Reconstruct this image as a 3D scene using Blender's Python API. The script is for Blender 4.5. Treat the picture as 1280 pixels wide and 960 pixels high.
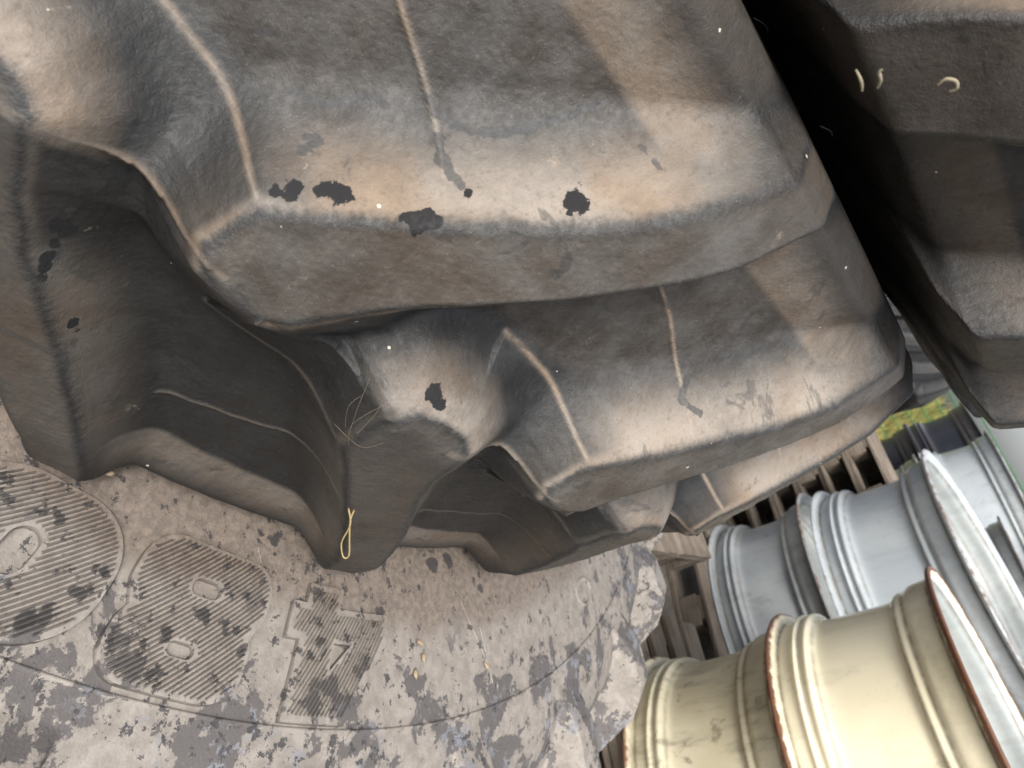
import bpy, bmesh, math, random
import numpy as np
from mathutils import Vector, Matrix

for o in list(bpy.data.objects): bpy.data.objects.remove(o)
SC = bpy.context.scene
COL = SC.collection
random.seed(7); RNG = np.random.default_rng(7)
PI = math.pi

# ------------------------------------------------------------------ camera
CAM_POS = Vector((1.0985, 0.0, 0.2314))
CAM_X = Vector((-0.04609, 0.60471, 0.79511))     # picture right  (the phone was held sideways)
CAM_Y = Vector((0.65056, 0.62219, -0.43549))     # picture down
CAM_F = Vector((-0.75806, 0.49719, -0.42208))    # forward
F_PX = 929.7
cd = bpy.data.cameras.new('camera'); cam = bpy.data.objects.new('camera', cd); COL.objects.link(cam)
cam.matrix_world = Matrix(((CAM_X.x, -CAM_Y.x, -CAM_F.x, CAM_POS.x), (CAM_X.y, -CAM_Y.y, -CAM_F.y, CAM_POS.y),
                           (CAM_X.z, -CAM_Y.z, -CAM_F.z, CAM_POS.z), (0, 0, 0, 1)))
cd.sensor_width = 36; cd.lens = 36 * F_PX / 1280; cd.clip_start = 0.01; cd.clip_end = 500
cd.dof.use_dof = True; cd.dof.focus_distance = 0.45; cd.dof.aperture_fstop = 15.0
SC.camera = cam

# ------------------------------------------------------------------ sky, sun, exposure
SUN_EL, SUN_AZ = math.radians(48), math.radians(-35)      # azimuth of the sun measured from +x towards +y
w = bpy.data.worlds.new('World'); SC.world = w; w.use_nodes = True
nt = w.node_tree; bg = nt.nodes['Background']
sky = nt.nodes.new('ShaderNodeTexSky'); sky.sky_type = 'NISHITA'; sky.sun_disc = False
sky.sun_elevation = SUN_EL; sky.sun_rotation = PI / 2 - SUN_AZ
sky.air_density = 1.0; sky.dust_density = 6.0; sky.ozone_density = 1.0
hs = nt.nodes.new('ShaderNodeHueSaturation'); hs.inputs['Saturation'].default_value = 0.35
nt.links.new(sky.outputs[0], hs.inputs['Color']); nt.links.new(hs.outputs[0], bg.inputs[0])
bg.inputs[1].default_value = 0.15
sd = bpy.data.lights.new('sun', 'SUN'); sd.energy = 1.3; sd.angle = math.radians(14); sd.color = (1, 0.95, 0.88)
sun = bpy.data.objects.new('sun', sd); COL.objects.link(sun)
sv = Vector((math.cos(SUN_EL) * math.cos(SUN_AZ), math.cos(SUN_EL) * math.sin(SUN_AZ), math.sin(SUN_EL)))
sun.rotation_euler = sv.to_track_quat('Z', 'Y').to_euler(); sun.location = sv * 20
vs = SC.view_settings
vs.view_transform = 'Standard'; vs.look = 'None'; vs.exposure = 1.0; vs.gamma = 1.0; vs.use_curve_mapping = False

# ------------------------------------------------------------------ helpers
def empty(name, loc=(0, 0, 0), rot=(0, 0, 0)):
    o = bpy.data.objects.new(name, None); COL.objects.link(o)
    o.location = loc; o.rotation_euler = rot; o.empty_display_size = 0.05
    return o
def tag(o, label=None, cat=None, group=None, kind=None):
    if label: o['label'] = label
    if cat: o['category'] = cat
    if group: o['group'] = group
    if kind: o['kind'] = kind
    return o
def link(name, me, parent=None, mat=None):
    o = bpy.data.objects.new(name, me); COL.objects.link(o)
    if parent: o.parent = parent
    if mat is not None and len(me.materials) == 0: me.materials.append(mat)
    return o
def mesh_np(name, V, Fq, normals=None, attrs=None, smooth=True):
    """quads (n,4) or tris (n,3) from numpy arrays"""
    me = bpy.data.meshes.new(name); k = Fq.shape[1]
    me.vertices.add(len(V)); me.vertices.foreach_set('co', np.ascontiguousarray(V, np.float32).ravel())
    me.loops.add(Fq.size); me.loops.foreach_set('vertex_index', np.ascontiguousarray(Fq, np.int32).ravel())
    me.polygons.add(len(Fq)); me.polygons.foreach_set('loop_start', np.arange(0, Fq.size, k, dtype=np.int32))
    me.polygons.foreach_set('loop_total', np.full(len(Fq), k, np.int32))
    me.update(calc_edges=True)
    me.polygons.foreach_set('use_smooth', np.full(len(Fq), smooth, bool))
    if attrs:
        for n, a in attrs.items():
            at = me.attributes.new(n, 'FLOAT', 'POINT'); at.data.foreach_set('value', np.ascontiguousarray(a, np.float32))
    if normals is not None:
        me.normals_split_custom_set_from_vertices([tuple(v) for v in normals.astype(float)])
    return me
def mesh_bm(name, bm, smooth=False):
    me = bpy.data.meshes.new(name); bmesh.ops.recalc_face_normals(bm, faces=bm.faces)
    bm.to_mesh(me); bm.free()
    if smooth: me.polygons.foreach_set('use_smooth', np.ones(len(me.polygons), bool))
    return me
def box_bm(sx, sy, sz, bev=0.0, jit=0.0, c=(0, 0, 0)):
    bm = bmesh.new(); bmesh.ops.create_cube(bm, size=1)
    for v in bm.verts:
        v.co = Vector((v.co.x * sx + c[0] + random.uniform(-jit, jit), v.co.y * sy + c[1] + random.uniform(-jit, jit), v.co.z * sz + c[2] + random.uniform(-jit, jit)))
    if bev: bmesh.ops.bevel(bm, geom=bm.edges[:], offset=bev, segments=1, affect='EDGES')
    return bm
def tube(name, pts, r, parent=None, mat=None, n=6, taper=None):
    pts = [Vector(p) for p in pts]; V = []; Fq = []
    for i, p in enumerate(pts):
        t = (pts[min(i + 1, len(pts) - 1)] - pts[max(i - 1, 0)]).normalized()
        a = t.orthogonal().normalized(); b = t.cross(a)
        if i and (a.dot(pa) < 0.2):
            a = (pa - t * pa.dot(t)).normalized(); b = t.cross(a)
        elif i:
            a = (pa - t * pa.dot(t)).normalized(); b = t.cross(a)
        pa = a; rr = r * (taper[i] if taper else 1)
        for k in range(n):
            q = 2 * PI * k / n; V.append(p + (a * math.cos(q) + b * math.sin(q)) * rr)
    for i in range(len(pts) - 1):
        for k in range(n):
            Fq.append((i * n + k, i * n + (k + 1) % n, (i + 1) * n + (k + 1) % n, (i + 1) * n + k))
    me = mesh_np(name, np.array([tuple(v) for v in V]), np.array(Fq))
    return link(name, me, parent, mat)

# ------------------------------------------------------------------ node helpers
class NT:
    def __init__(s, name):
        s.m = bpy.data.materials.new(name); s.m.use_nodes = True; s.t = s.m.node_tree
        s.b = s.t.nodes['Principled BSDF']
    def n(s, typ, **kw):
        x = s.t.nodes.new(typ)
        for k, v in kw.items(): setattr(x, k, v)
        return x
    def l(s, a, b): s.t.links.new(a, b)
    def put(s, sock, v):
        if hasattr(v, 'is_linked'): s.l(v, sock)
        else: sock.default_value = v
    def pos(s): return s.n('ShaderNodeNewGeometry').outputs['Position']
    def obj(s): return s.n('ShaderNodeTexCoord').outputs['Object']
    def attr(s, name): return s.n('ShaderNodeAttribute', attribute_name=name).outputs['Fac']
    def noise(s, vec, scale, detail=4, rough=0.55, dist=0.0, out='Fac'):
        x = s.n('ShaderNodeTexNoise'); s.l(vec, x.inputs['Vector'])
        x.inputs['Scale'].default_value = scale; x.inputs['Detail'].default_value = detail
        x.inputs['Roughness'].default_value = rough; x.inputs['Distortion'].default_value = dist
        return x.outputs[out]
    def vor(s, vec, scale, out='Distance', feature='F1'):
        x = s.n('ShaderNodeTexVoronoi', feature=feature); s.l(vec, x.inputs['Vector']); x.inputs['Scale'].default_value = scale
        return x.outputs[out]
    def ramp(s, v, lo, hi, a=0.0, b=1.0):
        x = s.n('ShaderNodeMapRange', interpolation_type='SMOOTHSTEP'); s.put(x.inputs[0], v)
        x.inputs[1].default_value = lo; x.inputs[2].default_value = hi; x.inputs[3].default_value = a; x.inputs[4].default_value = b
        return x.outputs[0]
    def math(s, op, a, b=0.0, c=None):
        x = s.n('ShaderNodeMath', operation=op); s.put(x.inputs[0], a); s.put(x.inputs[1], b)
        if c is not None: s.put(x.inputs[2], c)
        return x.outputs[0]
    def mix(s, f, a, b, mode='MIX'):
        x = s.n('ShaderNodeMix', data_type='RGBA', blend_type=mode); s.put(x.inputs[0], f)
        for sk, v in ((x.inputs[6], a), (x.inputs[7], b)):
            if isinstance(v, tuple): sk.default_value = (*v, 1) if len(v) == 3 else v
            else: s.l(v, sk)
        return x.outputs[2]
    def vmath(s, op, a, b):
        x = s.n('ShaderNodeVectorMath', operation=op)
        for sk, v in ((x.inputs[0], a), (x.inputs[1], b)):
            if isinstance(v, tuple): sk.default_value = v
            else: s.l(v, sk)
        return x
    def scale_vec(s, v, sc): return s.vmath('MULTIPLY', v, sc).outputs[0]
    def bump(s, h, strength, dist, nrm=None):
        x = s.n('ShaderNodeBump'); s.put(x.inputs['Height'], h); x.inputs['Strength'].default_value = strength
        x.inputs['Distance'].default_value = dist
        if nrm is not None: s.l(nrm, x.inputs['Normal'])
        return x.outputs[0]
    def done(s, col, rough=0.6, nrm=None, spec=0.5, metal=0.0):
        b = s.b
        if isinstance(col, tuple): b.inputs['Base Color'].default_value = (*col, 1)
        else: s.l(col, b.inputs['Base Color'])
        s.put(b.inputs['Roughness'], rough); b.inputs['Specular IOR Level'].default_value = spec; s.put(b.inputs['Metallic'], metal)
        if nrm is not None: s.l(nrm, b.inputs['Normal'])
        return s.m

# points on the tyres where rain water has left small black wet blots: (x, y, z, radius)
WET = [(0.833, 0.0407, 0.0685, 0.0031), (0.8293, 0.0452, 0.0735, 0.0038), (0.8325, 0.0467, 0.0718, 0.0031), (0.8287, 0.0533, 0.0794, 0.0041), (0.8277, 0.0592, 0.0844, 0.0054), (0.8276, 0.0558, 0.082, 0.0038), (0.829, 0.0821, 0.1005, 0.0039), (0.8294, 0.0862, 0.1034, 0.0065), (0.8284, 0.0906, 0.108, 0.0042), (0.8262, 0.0863, 0.1062, 0.0032), (0.8059, 0.1257, 0.154, 0.0058), (0.8079, 0.1241, 0.1509, 0.0041), (0.8122, 0.126, 0.1492, 0.002), (0.8138, 0.0933, 0.121, 0.002), (0.8305, -0.0013, -0.0186, 0.0056), (0.8275, 0.0028, -0.0221, 0.0044), (0.8303, 0.0025, -0.0296, 0.0034), (0.8323, 0.0041, -0.0354, 0.0034), (0.8332, 0.0069, -0.0407, 0.0031), (0.8349, 0.0089, -0.045, 0.0024), (0.8241, 0.0312, -0.0675, 0.003), (0.8233, 0.0346, -0.0717, 0.0019), (0.8213, 0.165, 0.042, 0.0056), (0.8226, 0.1707, 0.04, 0.004), (0.8223, 0.162, 0.0411, 0.0032)]
DAMP = [(0.8101, 0.0385, 0.0839, 0.0048), (0.8155, 0.0387, 0.0801, 0.0032), (0.792, 0.0026, 0.0931, 0.0019), (0.7926, 0.0003, 0.0913, 0.0016), (0.7875, 0.0587, 0.1247, 0.0034), (0.7881, 0.0609, 0.1248, 0.0022), (0.7884, 0.0632, 0.1247, 0.0024), (0.7887, 0.0656, 0.1247, 0.003), (0.7891, 0.0679, 0.1253, 0.0028), (0.7898, 0.0702, 0.1259, 0.003), (0.7904, 0.0725, 0.1266, 0.0028), (0.7904, 0.0743, 0.1278, 0.0027), (0.7903, 0.0762, 0.129, 0.0027), (0.7904, 0.078, 0.1302, 0.0027), (0.7905, 0.0799, 0.1315, 0.0026), (0.79, 0.0814, 0.1331, 0.0025), (0.7896, 0.0829, 0.1347, 0.003), (0.7892, 0.0845, 0.1364, 0.0025), (0.7888, 0.086, 0.138, 0.002), (0.7884, 0.0876, 0.1397, 0.0028), (0.788, 0.0891, 0.1413, 0.0033), (0.7872, 0.0902, 0.1433, 0.0028), (0.7863, 0.0914, 0.1452, 0.0021), (0.7856, 0.0925, 0.1472, 0.002), (0.7847, 0.0936, 0.1492, 0.0033), (0.7838, 0.0948, 0.1511, 0.0026), (0.783, 0.0959, 0.1531, 0.0022), (0.7821, 0.0971, 0.1551, 0.0027), (0.7813, 0.0982, 0.1571, 0.0024), (0.7805, 0.0993, 0.1591, 0.0027), (0.7797, 0.1005, 0.1611, 0.0027), (0.7788, 0.1017, 0.1631, 0.0021), (0.778, 0.1028, 0.1651, 0.0023), (0.7768, 0.1034, 0.1673, 0.0024), (0.7759, 0.104, 0.1696, 0.0032), (0.7748, 0.1046, 0.1718, 0.0022), (0.7739, 0.1052, 0.174, 0.0035), (0.773, 0.1066, 0.1766, 0.003), (0.7981, 0.0103, 0.0796, 0.0019), (0.7983, 0.0122, 0.0806, 0.0018), (0.7983, 0.014, 0.0815, 0.0024), (0.7985, 0.0159, 0.0824, 0.0022), (0.7985, 0.0178, 0.0832, 0.0015), (0.7985, 0.0194, 0.0841, 0.0021), (0.7984, 0.0211, 0.085, 0.0017), (0.7985, 0.0227, 0.086, 0.0024), (0.7984, 0.0243, 0.0868, 0.0022), (0.7985, 0.026, 0.0878, 0.0025), (0.7984, 0.0276, 0.0887, 0.0023), (0.7983, 0.0293, 0.0896, 0.0014), (0.798, 0.0308, 0.0907, 0.0021), (0.7975, 0.0323, 0.0917, 0.0025), (0.7972, 0.0339, 0.0928, 0.0017), (0.7968, 0.0354, 0.0939, 0.002), (0.7964, 0.037, 0.095, 0.0017), (0.7954, 0.0377, 0.0967, 0.0023), (0.7943, 0.0384, 0.0983, 0.0025), (0.7933, 0.0392, 0.1, 0.0017), (0.7924, 0.0399, 0.1017, 0.0022), (0.7916, 0.0406, 0.1035, 0.0023), (0.7909, 0.0413, 0.1054, 0.0023), (0.7912, 0.0436, 0.1067, 0.0015), (0.7913, 0.0459, 0.1079, 0.0019), (0.7913, 0.048, 0.109, 0.0024), (0.7914, 0.0501, 0.11, 0.0024), (0.7967, 0.0714, 0.1195, 0.0031), (0.7984, 0.0732, 0.1191, 0.0026), (0.8, 0.075, 0.1186, 0.0019), (0.8022, 0.0766, 0.1183, 0.0032), (0.8039, 0.0783, 0.1178, 0.0034), (0.8057, 0.0807, 0.1178, 0.0034), (0.8073, 0.083, 0.1179, 0.0031), (0.8088, 0.0855, 0.1186, 0.003), (0.8104, 0.088, 0.1193, 0.0022), (0.8116, 0.0897, 0.1197, 0.0022), (0.7798, 0.1308, 0.1841, 0.0013), (0.781, 0.1327, 0.1846, 0.002), (0.7823, 0.1347, 0.1851, 0.0015), (0.7836, 0.1365, 0.1855, 0.0014), (0.7848, 0.1385, 0.186, 0.0022), (0.7861, 0.1404, 0.1864, 0.0016), (0.7875, 0.1422, 0.1869, 0.0014), (0.7392, 0.2933, 0.1253, 0.0028), (0.7412, 0.2946, 0.1232, 0.003), (0.7434, 0.2957, 0.1211, 0.0018), (0.7459, 0.2965, 0.1192, 0.003), (0.7476, 0.298, 0.117, 0.0031), (0.7498, 0.2991, 0.115, 0.0032), (0.7504, 0.3019, 0.1161, 0.0025), (0.7512, 0.3047, 0.1173, 0.002), (0.7512, 0.308, 0.1183, 0.0021), (0.7517, 0.311, 0.1194, 0.0025), (0.7522, 0.3139, 0.1205, 0.0029), (0.7824, 0.1892, 0.0692, 0.0026), (0.7822, 0.1923, 0.0686, 0.002), (0.7819, 0.1956, 0.068, 0.0019), (0.7815, 0.1989, 0.0672, 0.0028), (0.7808, 0.2025, 0.0664, 0.0021), (0.78, 0.2062, 0.0655, 0.0017), (0.7789, 0.2101, 0.0644, 0.0016), (0.7781, 0.2141, 0.0633, 0.0023), (0.7774, 0.2181, 0.0622, 0.0029), (0.7772, 0.2218, 0.0614, 0.0016), (0.7774, 0.2253, 0.0607, 0.0028), (0.7777, 0.2287, 0.0601, 0.0028), (0.7783, 0.232, 0.0597, 0.0021), (0.779, 0.2352, 0.0593, 0.0016), (0.7799, 0.2382, 0.0591, 0.003), (0.8297, 0.0084, -0.0389, 0.0017), (0.8293, 0.0075, -0.0365, 0.0015), (0.829, 0.0065, -0.0342, 0.002), (0.8287, 0.0056, -0.0319, 0.002), (0.8284, 0.0047, -0.0296, 0.0017), (0.8281, 0.0038, -0.0272, 0.0015), (0.8282, 0.0029, -0.0246, 0.0017), (0.8283, 0.002, -0.022, 0.0025), (0.8286, 0.0011, -0.0192, 0.0026), (0.8289, 0.0002, -0.0165, 0.0014), (0.8292, -0.0007, -0.0137, 0.0017), (0.8299, -0.0015, -0.0107, 0.0025)]

def wet_mask(N, P, pts):
    """1 inside the listed wet blots, ragged edges"""
    jit = N.noise(P, 110, 2, .55, out='Color')
    q = N.vmath('ADD', P, N.scale_vec(N.vmath('SUBTRACT', jit, (.5, .5, .5)).outputs[0], (.013, .013, .013))).outputs[0]
    cur = None
    for x, y, z, r in pts:
        d = N.math('DIVIDE', N.vmath('DISTANCE', q, (x, y, z)).outputs['Value'], r)
        cur = d if cur is None else N.math('MINIMUM', cur, d)
    return N.ramp(cur, .88, 1.05, 1, 0)

def rubber(name, dark, grey, dust, dust_amt=1.0, wet=None, chips=True):
    N = NT(name); P = N.pos(); at = N.attr('dust'); ed = N.attr('edge'); lite = N.attr('lite')
    big = N.noise(P, 9, 2, .5); mid = N.noise(P, 45, 4, .6); fine = N.noise(P, 900, 2, .6); mott = N.noise(P, 240, 4, .75)
    stre = N.noise(N.scale_vec(P, (70, 70, 16)), 2.0, 5, .75)
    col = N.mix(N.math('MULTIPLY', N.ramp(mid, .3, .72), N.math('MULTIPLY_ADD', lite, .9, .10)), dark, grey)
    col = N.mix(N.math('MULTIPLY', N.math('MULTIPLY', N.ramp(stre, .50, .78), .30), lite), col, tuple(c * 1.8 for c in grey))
    da = N.math('MULTIPLY', at, N.ramp(N.math('ADD', N.math('MULTIPLY', big, .55), N.math('MULTIPLY', stre, .45)), .30, .62, .55, 1.1))
    da = N.math('MULTIPLY', da, N.ramp(mott, .30, .68, .80, 1.08))
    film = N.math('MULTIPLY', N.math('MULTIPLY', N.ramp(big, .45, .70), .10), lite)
    da = N.math('MINIMUM', N.math('MULTIPLY', N.math('MAXIMUM', da, film), dust_amt), 1.0)
    dcol = N.mix(N.ramp(N.noise(P, 14, 3, .6), .38, .64), dust, tuple(c * f for c, f in zip(dust, (.88, .76, .64))))
    col = N.mix(da, col, dcol)
    # fine abrasion: pores, short scratches in two directions, pale grit
    col = N.mix(N.ramp(mott, .46, .74, 0, .45), col, tuple(c * .40 for c in grey))
    sc1 = N.ramp(N.noise(N.scale_vec(P, (40, 260, 260)), 3.0, 3, .6), .66, .73); sc2 = N.ramp(N.noise(N.scale_vec(P, (240, 240, 36)), 3.0, 3, .6), .66, .73)
    gate = N.ramp(mid, .45, .60, .0, .38)
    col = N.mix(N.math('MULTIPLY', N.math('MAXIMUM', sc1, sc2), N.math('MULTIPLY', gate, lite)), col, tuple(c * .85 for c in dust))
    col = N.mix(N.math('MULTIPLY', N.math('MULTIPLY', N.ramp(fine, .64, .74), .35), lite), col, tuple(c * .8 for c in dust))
    # dried-mud flecks
    sc = N.math('MULTIPLY', N.ramp(N.noise(P, 30, 6, .78, .6), .64, .72), N.ramp(mott, .42, .6))
    col = N.mix(N.math('MULTIPLY', sc, .55), col, (.27, .22, .17))
    if chips:
        vd = N.n('ShaderNodeTexVoronoi', feature='F1'); N.l(P, vd.inputs['Vector']); vd.inputs['Scale'].default_value = 64
        sep = N.n('ShaderNodeSeparateColor'); N.l(vd.outputs['Color'], sep.inputs[0])
        rad = N.ramp(sep.outputs[0], .62, 1.0, 0, .075)
        chip = N.math('LESS_THAN', N.math('ADD', vd.outputs['Distance'], N.math('MULTIPLY', mott, .12)), N.math('ADD', rad, .045))
        col = N.mix(chip, col, (.42, .39, .33))
    rough = N.ramp(mott, .2, .8, .46, .72)
    damp = N.math('MULTIPLY', N.ramp(N.noise(N.scale_vec(P, (1, 1, 1.6)), 13, 5, .7, 1.2), .60, .64), .5)
    col = N.mix(damp, col, tuple(c * .5 for c in grey))
    if wet:
        jw = N.math('MULTIPLY', N.math('SUBTRACT', N.noise(P, 120, 4, .65), .5), 2.6)
        dm = N.ramp(N.math('ADD', N.attr('damp'), jw), 1.02, 1.30, 0, .72); col = N.mix(dm, col, (.026, .028, .031))
        wm = N.ramp(N.math('ADD', N.attr('wet'), jw), 1.02, 1.14); col = N.mix(wm, col, (.006, .006, .007))
        rough = N.math('MAXIMUM', rough, N.math('MULTIPLY', wm, .8))
    hgt = N.math('ADD', N.math('MULTIPLY', fine, .35), N.math('MULTIPLY', mott, .9))
    hgt = N.math('ADD', hgt, N.math('MULTIPLY', ed, N.math('MULTIPLY', N.noise(P, 210, 4, .75), 2.2)))
    col = N.mix(N.math('MULTIPLY', N.math('MULTIPLY', ed, N.ramp(mid, .40, .60)), N.ramp(mott, .38, .6, .15, .8)), col, tuple(c * .6 for c in grey))
    nr = N.bump(hgt, .5, .0012)
    return N.done(col, rough, nr, .4)

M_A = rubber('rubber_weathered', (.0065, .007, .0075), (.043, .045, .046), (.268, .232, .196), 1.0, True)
M_C = rubber('rubber_dusty_dark', (.008, .009, .010), (.016, .018, .020), (.20, .16, .125), .75)
M_D = rubber('rubber_black_glossy', (.006, .006, .007), (.014, .015, .016), (.06, .06, .06), .15, None, False)

def sidewall_mat():
    N = NT('rubber_stained_sidewall'); P = N.pos()
    rad = N.math('SQRT', N.math('ADD', *(N.math('POWER', N.math('SUBTRACT', s_, c_), 2.0) for s_, c_ in zip(N_sep(N, P)[:2], (BC[0], BC[1])))))
    n1 = N.noise(P, 20, 7, .66, .25); n2 = N.noise(P, 42, 6, .7, .2); n3 = N.noise(P, 10, 5, .6); n4 = N.noise(P, 85, 4, .6); fine = N.noise(P, 480, 3)
    base = N.mix(N.ramp(n4, .3, .7), (.168, .152, .135), (.238, .217, .194))
    # dry brown dust where the upper tyre keeps the rain off
    brown = N.mix(N.ramp(N.noise(P, 150, 5, .7), .35, .68), (.110, .091, .077), (.185, .153, .127))
    shel = N.ramp(N.math('ADD', rad, N.math('MULTIPLY', n3, .07)), .862, .832)
    base = N.mix(shel, base, brown)
    open_ = N.ramp(N.math('ADD', rad, N.math('MULTIPLY', n3, .05)), .815, .875)
    thr = N.ramp(N.math('ADD', rad, 0.0), .84, .92, .06, -.025)
    m1 = N.math('MULTIPLY', N.ramp(N.math('SUBTRACT', n1, thr), .525, .545), open_)
    m2 = N.math('MULTIPLY', N.ramp(N.math('SUBTRACT', n2, thr), .57, .60), open_)
    col = N.mix(N.math('MULTIPLY', m1, .92), base, N.mix(n3, (.048, .045, .046), (.088, .082, .082)))
    col = N.mix(N.math('MULTIPLY', N.math('MULTIPLY', m2, N.ramp(n3, .45, .6)), .8), col, (.17, .18, .205))
    sp = N.ramp(N.math('ADD', N.noise(P, 78, 5, .72), N.math('MULTIPLY', n3, .25)), .708, .735)
    col = N.mix(N.math('MULTIPLY', sp, .9), col, (.030, .030, .033))
    if WETB: col = N.mix(N.math('MULTIPLY', wet_mask(N, P, [(a, b, c, r * .6) for a, b, c, r in WETB]), .85), col, (.03, .03, .032))
    col = N.mix(N.math('MULTIPLY', N.ramp(fine, .4, .7), .18), col, (.12, .10, .09))
    col = N.mix(N.math('MULTIPLY', N.attr('groove'), .85), col, (.05, .045, .04))      # mud settled between the ribs of the digits
    vd = N.n('ShaderNodeTexVoronoi'); N.l(P, vd.inputs['Vector']); vd.inputs['Scale'].default_value = 40
    sep = N.n('ShaderNodeSeparateColor'); N.l(vd.outputs['Color'], sep.inputs[0])
    chip = N.math('LESS_THAN', N.math('ADD', vd.outputs['Distance'], N.math('MULTIPLY', fine, .06)), N.ramp(sep.outputs[0], .86, 1, 0, .08))
    col = N.mix(chip, col, (.75, .70, .62))
    nr = N.bump(N.math('ADD', fine, N.math('MULTIPLY', N.noise(P, 60, 4), 1.2)), .3, .0014)
    return N.done(col, N.ramp(fine, .2, .8, .5, .72), nr, .35)
def N_sep(N, P):
    x = N.n('ShaderNodeSeparateXYZ'); N.l(P, x.inputs[0]); return x.outputs
BC = (0.0, 0.06)
WETB = [(0.8283, 0.149, -0.231, 0.0056), (0.8268, 0.1558, -0.2292, 0.0046), (0.8404, 0.1507, -0.2326, 0.0055), (0.8383, 0.1598, -0.2324, 0.0041), (0.7319, 0.3867, -0.2326, 0.0093), (0.7494, 0.38, -0.2266, 0.0063), (0.8641, 0.1375, -0.2339, 0.0114), (0.874, 0.1296, -0.237, 0.0112), (0.8467, 0.1462, -0.2334, 0.0079), (0.8116, 0.1121, -0.2273, 0.008), (0.8152, 0.1013, -0.2286, 0.0059), (0.8183, 0.2291, -0.2306, 0.0095), (0.8418, 0.2111, -0.2321, 0.0085), (0.8531, 0.199, -0.2337, 0.0062), (0.8166, 0.259, -0.2315, 0.0075), (0.8255, 0.2679, -0.2334, 0.0069), (0.7883, 0.3298, -0.2303, 0.0083), (0.802, 0.3266, -0.2312, 0.0075), (0.8637, 0.2145, -0.2352, 0.0047), (0.8734, 0.2747, -0.2467, 0.0077), (0.6516, 0.4372, -0.2285, 0.0145), (0.6336, 0.4589, -0.2284, 0.0133), (0.6353, 0.5147, -0.2303, 0.0086)]
M_B = sidewall_mat()

# ------------------------------------------------------------------ tractor tyre
def smin(a, b, r):
    h = np.clip(r - np.abs(a - b), 0, None) / r
    return np.minimum(a, b) - h * h * r * .25
def smax(a, b, r): return -smin(-a, -b, r)
def sdf_poly(s, u, poly):
    p = np.asarray(poly, float); d2 = np.full(s.shape, 1e9); inside = np.zeros(s.shape, bool); n = len(p)
    for i in range(n):
        a = p[i]; b = p[(i + 1) % n]; e = b - a
        t = np.clip(((s - a[0]) * e[0] + (u - a[1]) * e[1]) / (e @ e), 0, 1)
        d2 = np.minimum(d2, (s - a[0] - t * e[0]) ** 2 + (u - a[1] - t * e[1]) ** 2)
        c = (a[1] > u) != (b[1] > u)
        with np.errstate(divide='ignore', invalid='ignore'):
            x = a[0] + (u - a[1]) * e[0] / (e[1] if e[1] else 1e-9)
        inside ^= c & (s < x)
    return np.where(inside, -1, 1) * np.sqrt(d2)
def seg_dist(s, u, pts):
    d = np.full(s.shape, 1e9)
    for a, b in zip(pts[:-1], pts[1:]):
        a = np.asarray(a, float); e = np.asarray(b, float) - a
        t = np.clip(((s - a[0]) * e[0] + (u - a[1]) * e[1]) / (e @ e), 0, 1)
        d = np.minimum(d, np.hypot(s - a[0] - t * e[0], u - a[1] - t * e[1]))
    return d
LUG = [(.043, .038), (.084, .076), (.130, .121), (.150, .143), (.168, .167), (.186, .190), (.199, .212), (.212, .27), (.220, .36), (.270, .36), (.258, .27), (.238, .214), (.230, .199),
       (.218, .176), (.202, .152), (.185, .129), (.163, .101), (.142, .078), (.117, .052), (.100, .029), (.086, .007), (.074, .000), (.060, -.001), (.046, .002), (.038, .012)]
NOSE = [(.102, .029), (.090, -.004), (.078, -.011), (.062, -.012), (.047, -.009), (.037, .004)]
H = .047
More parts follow.
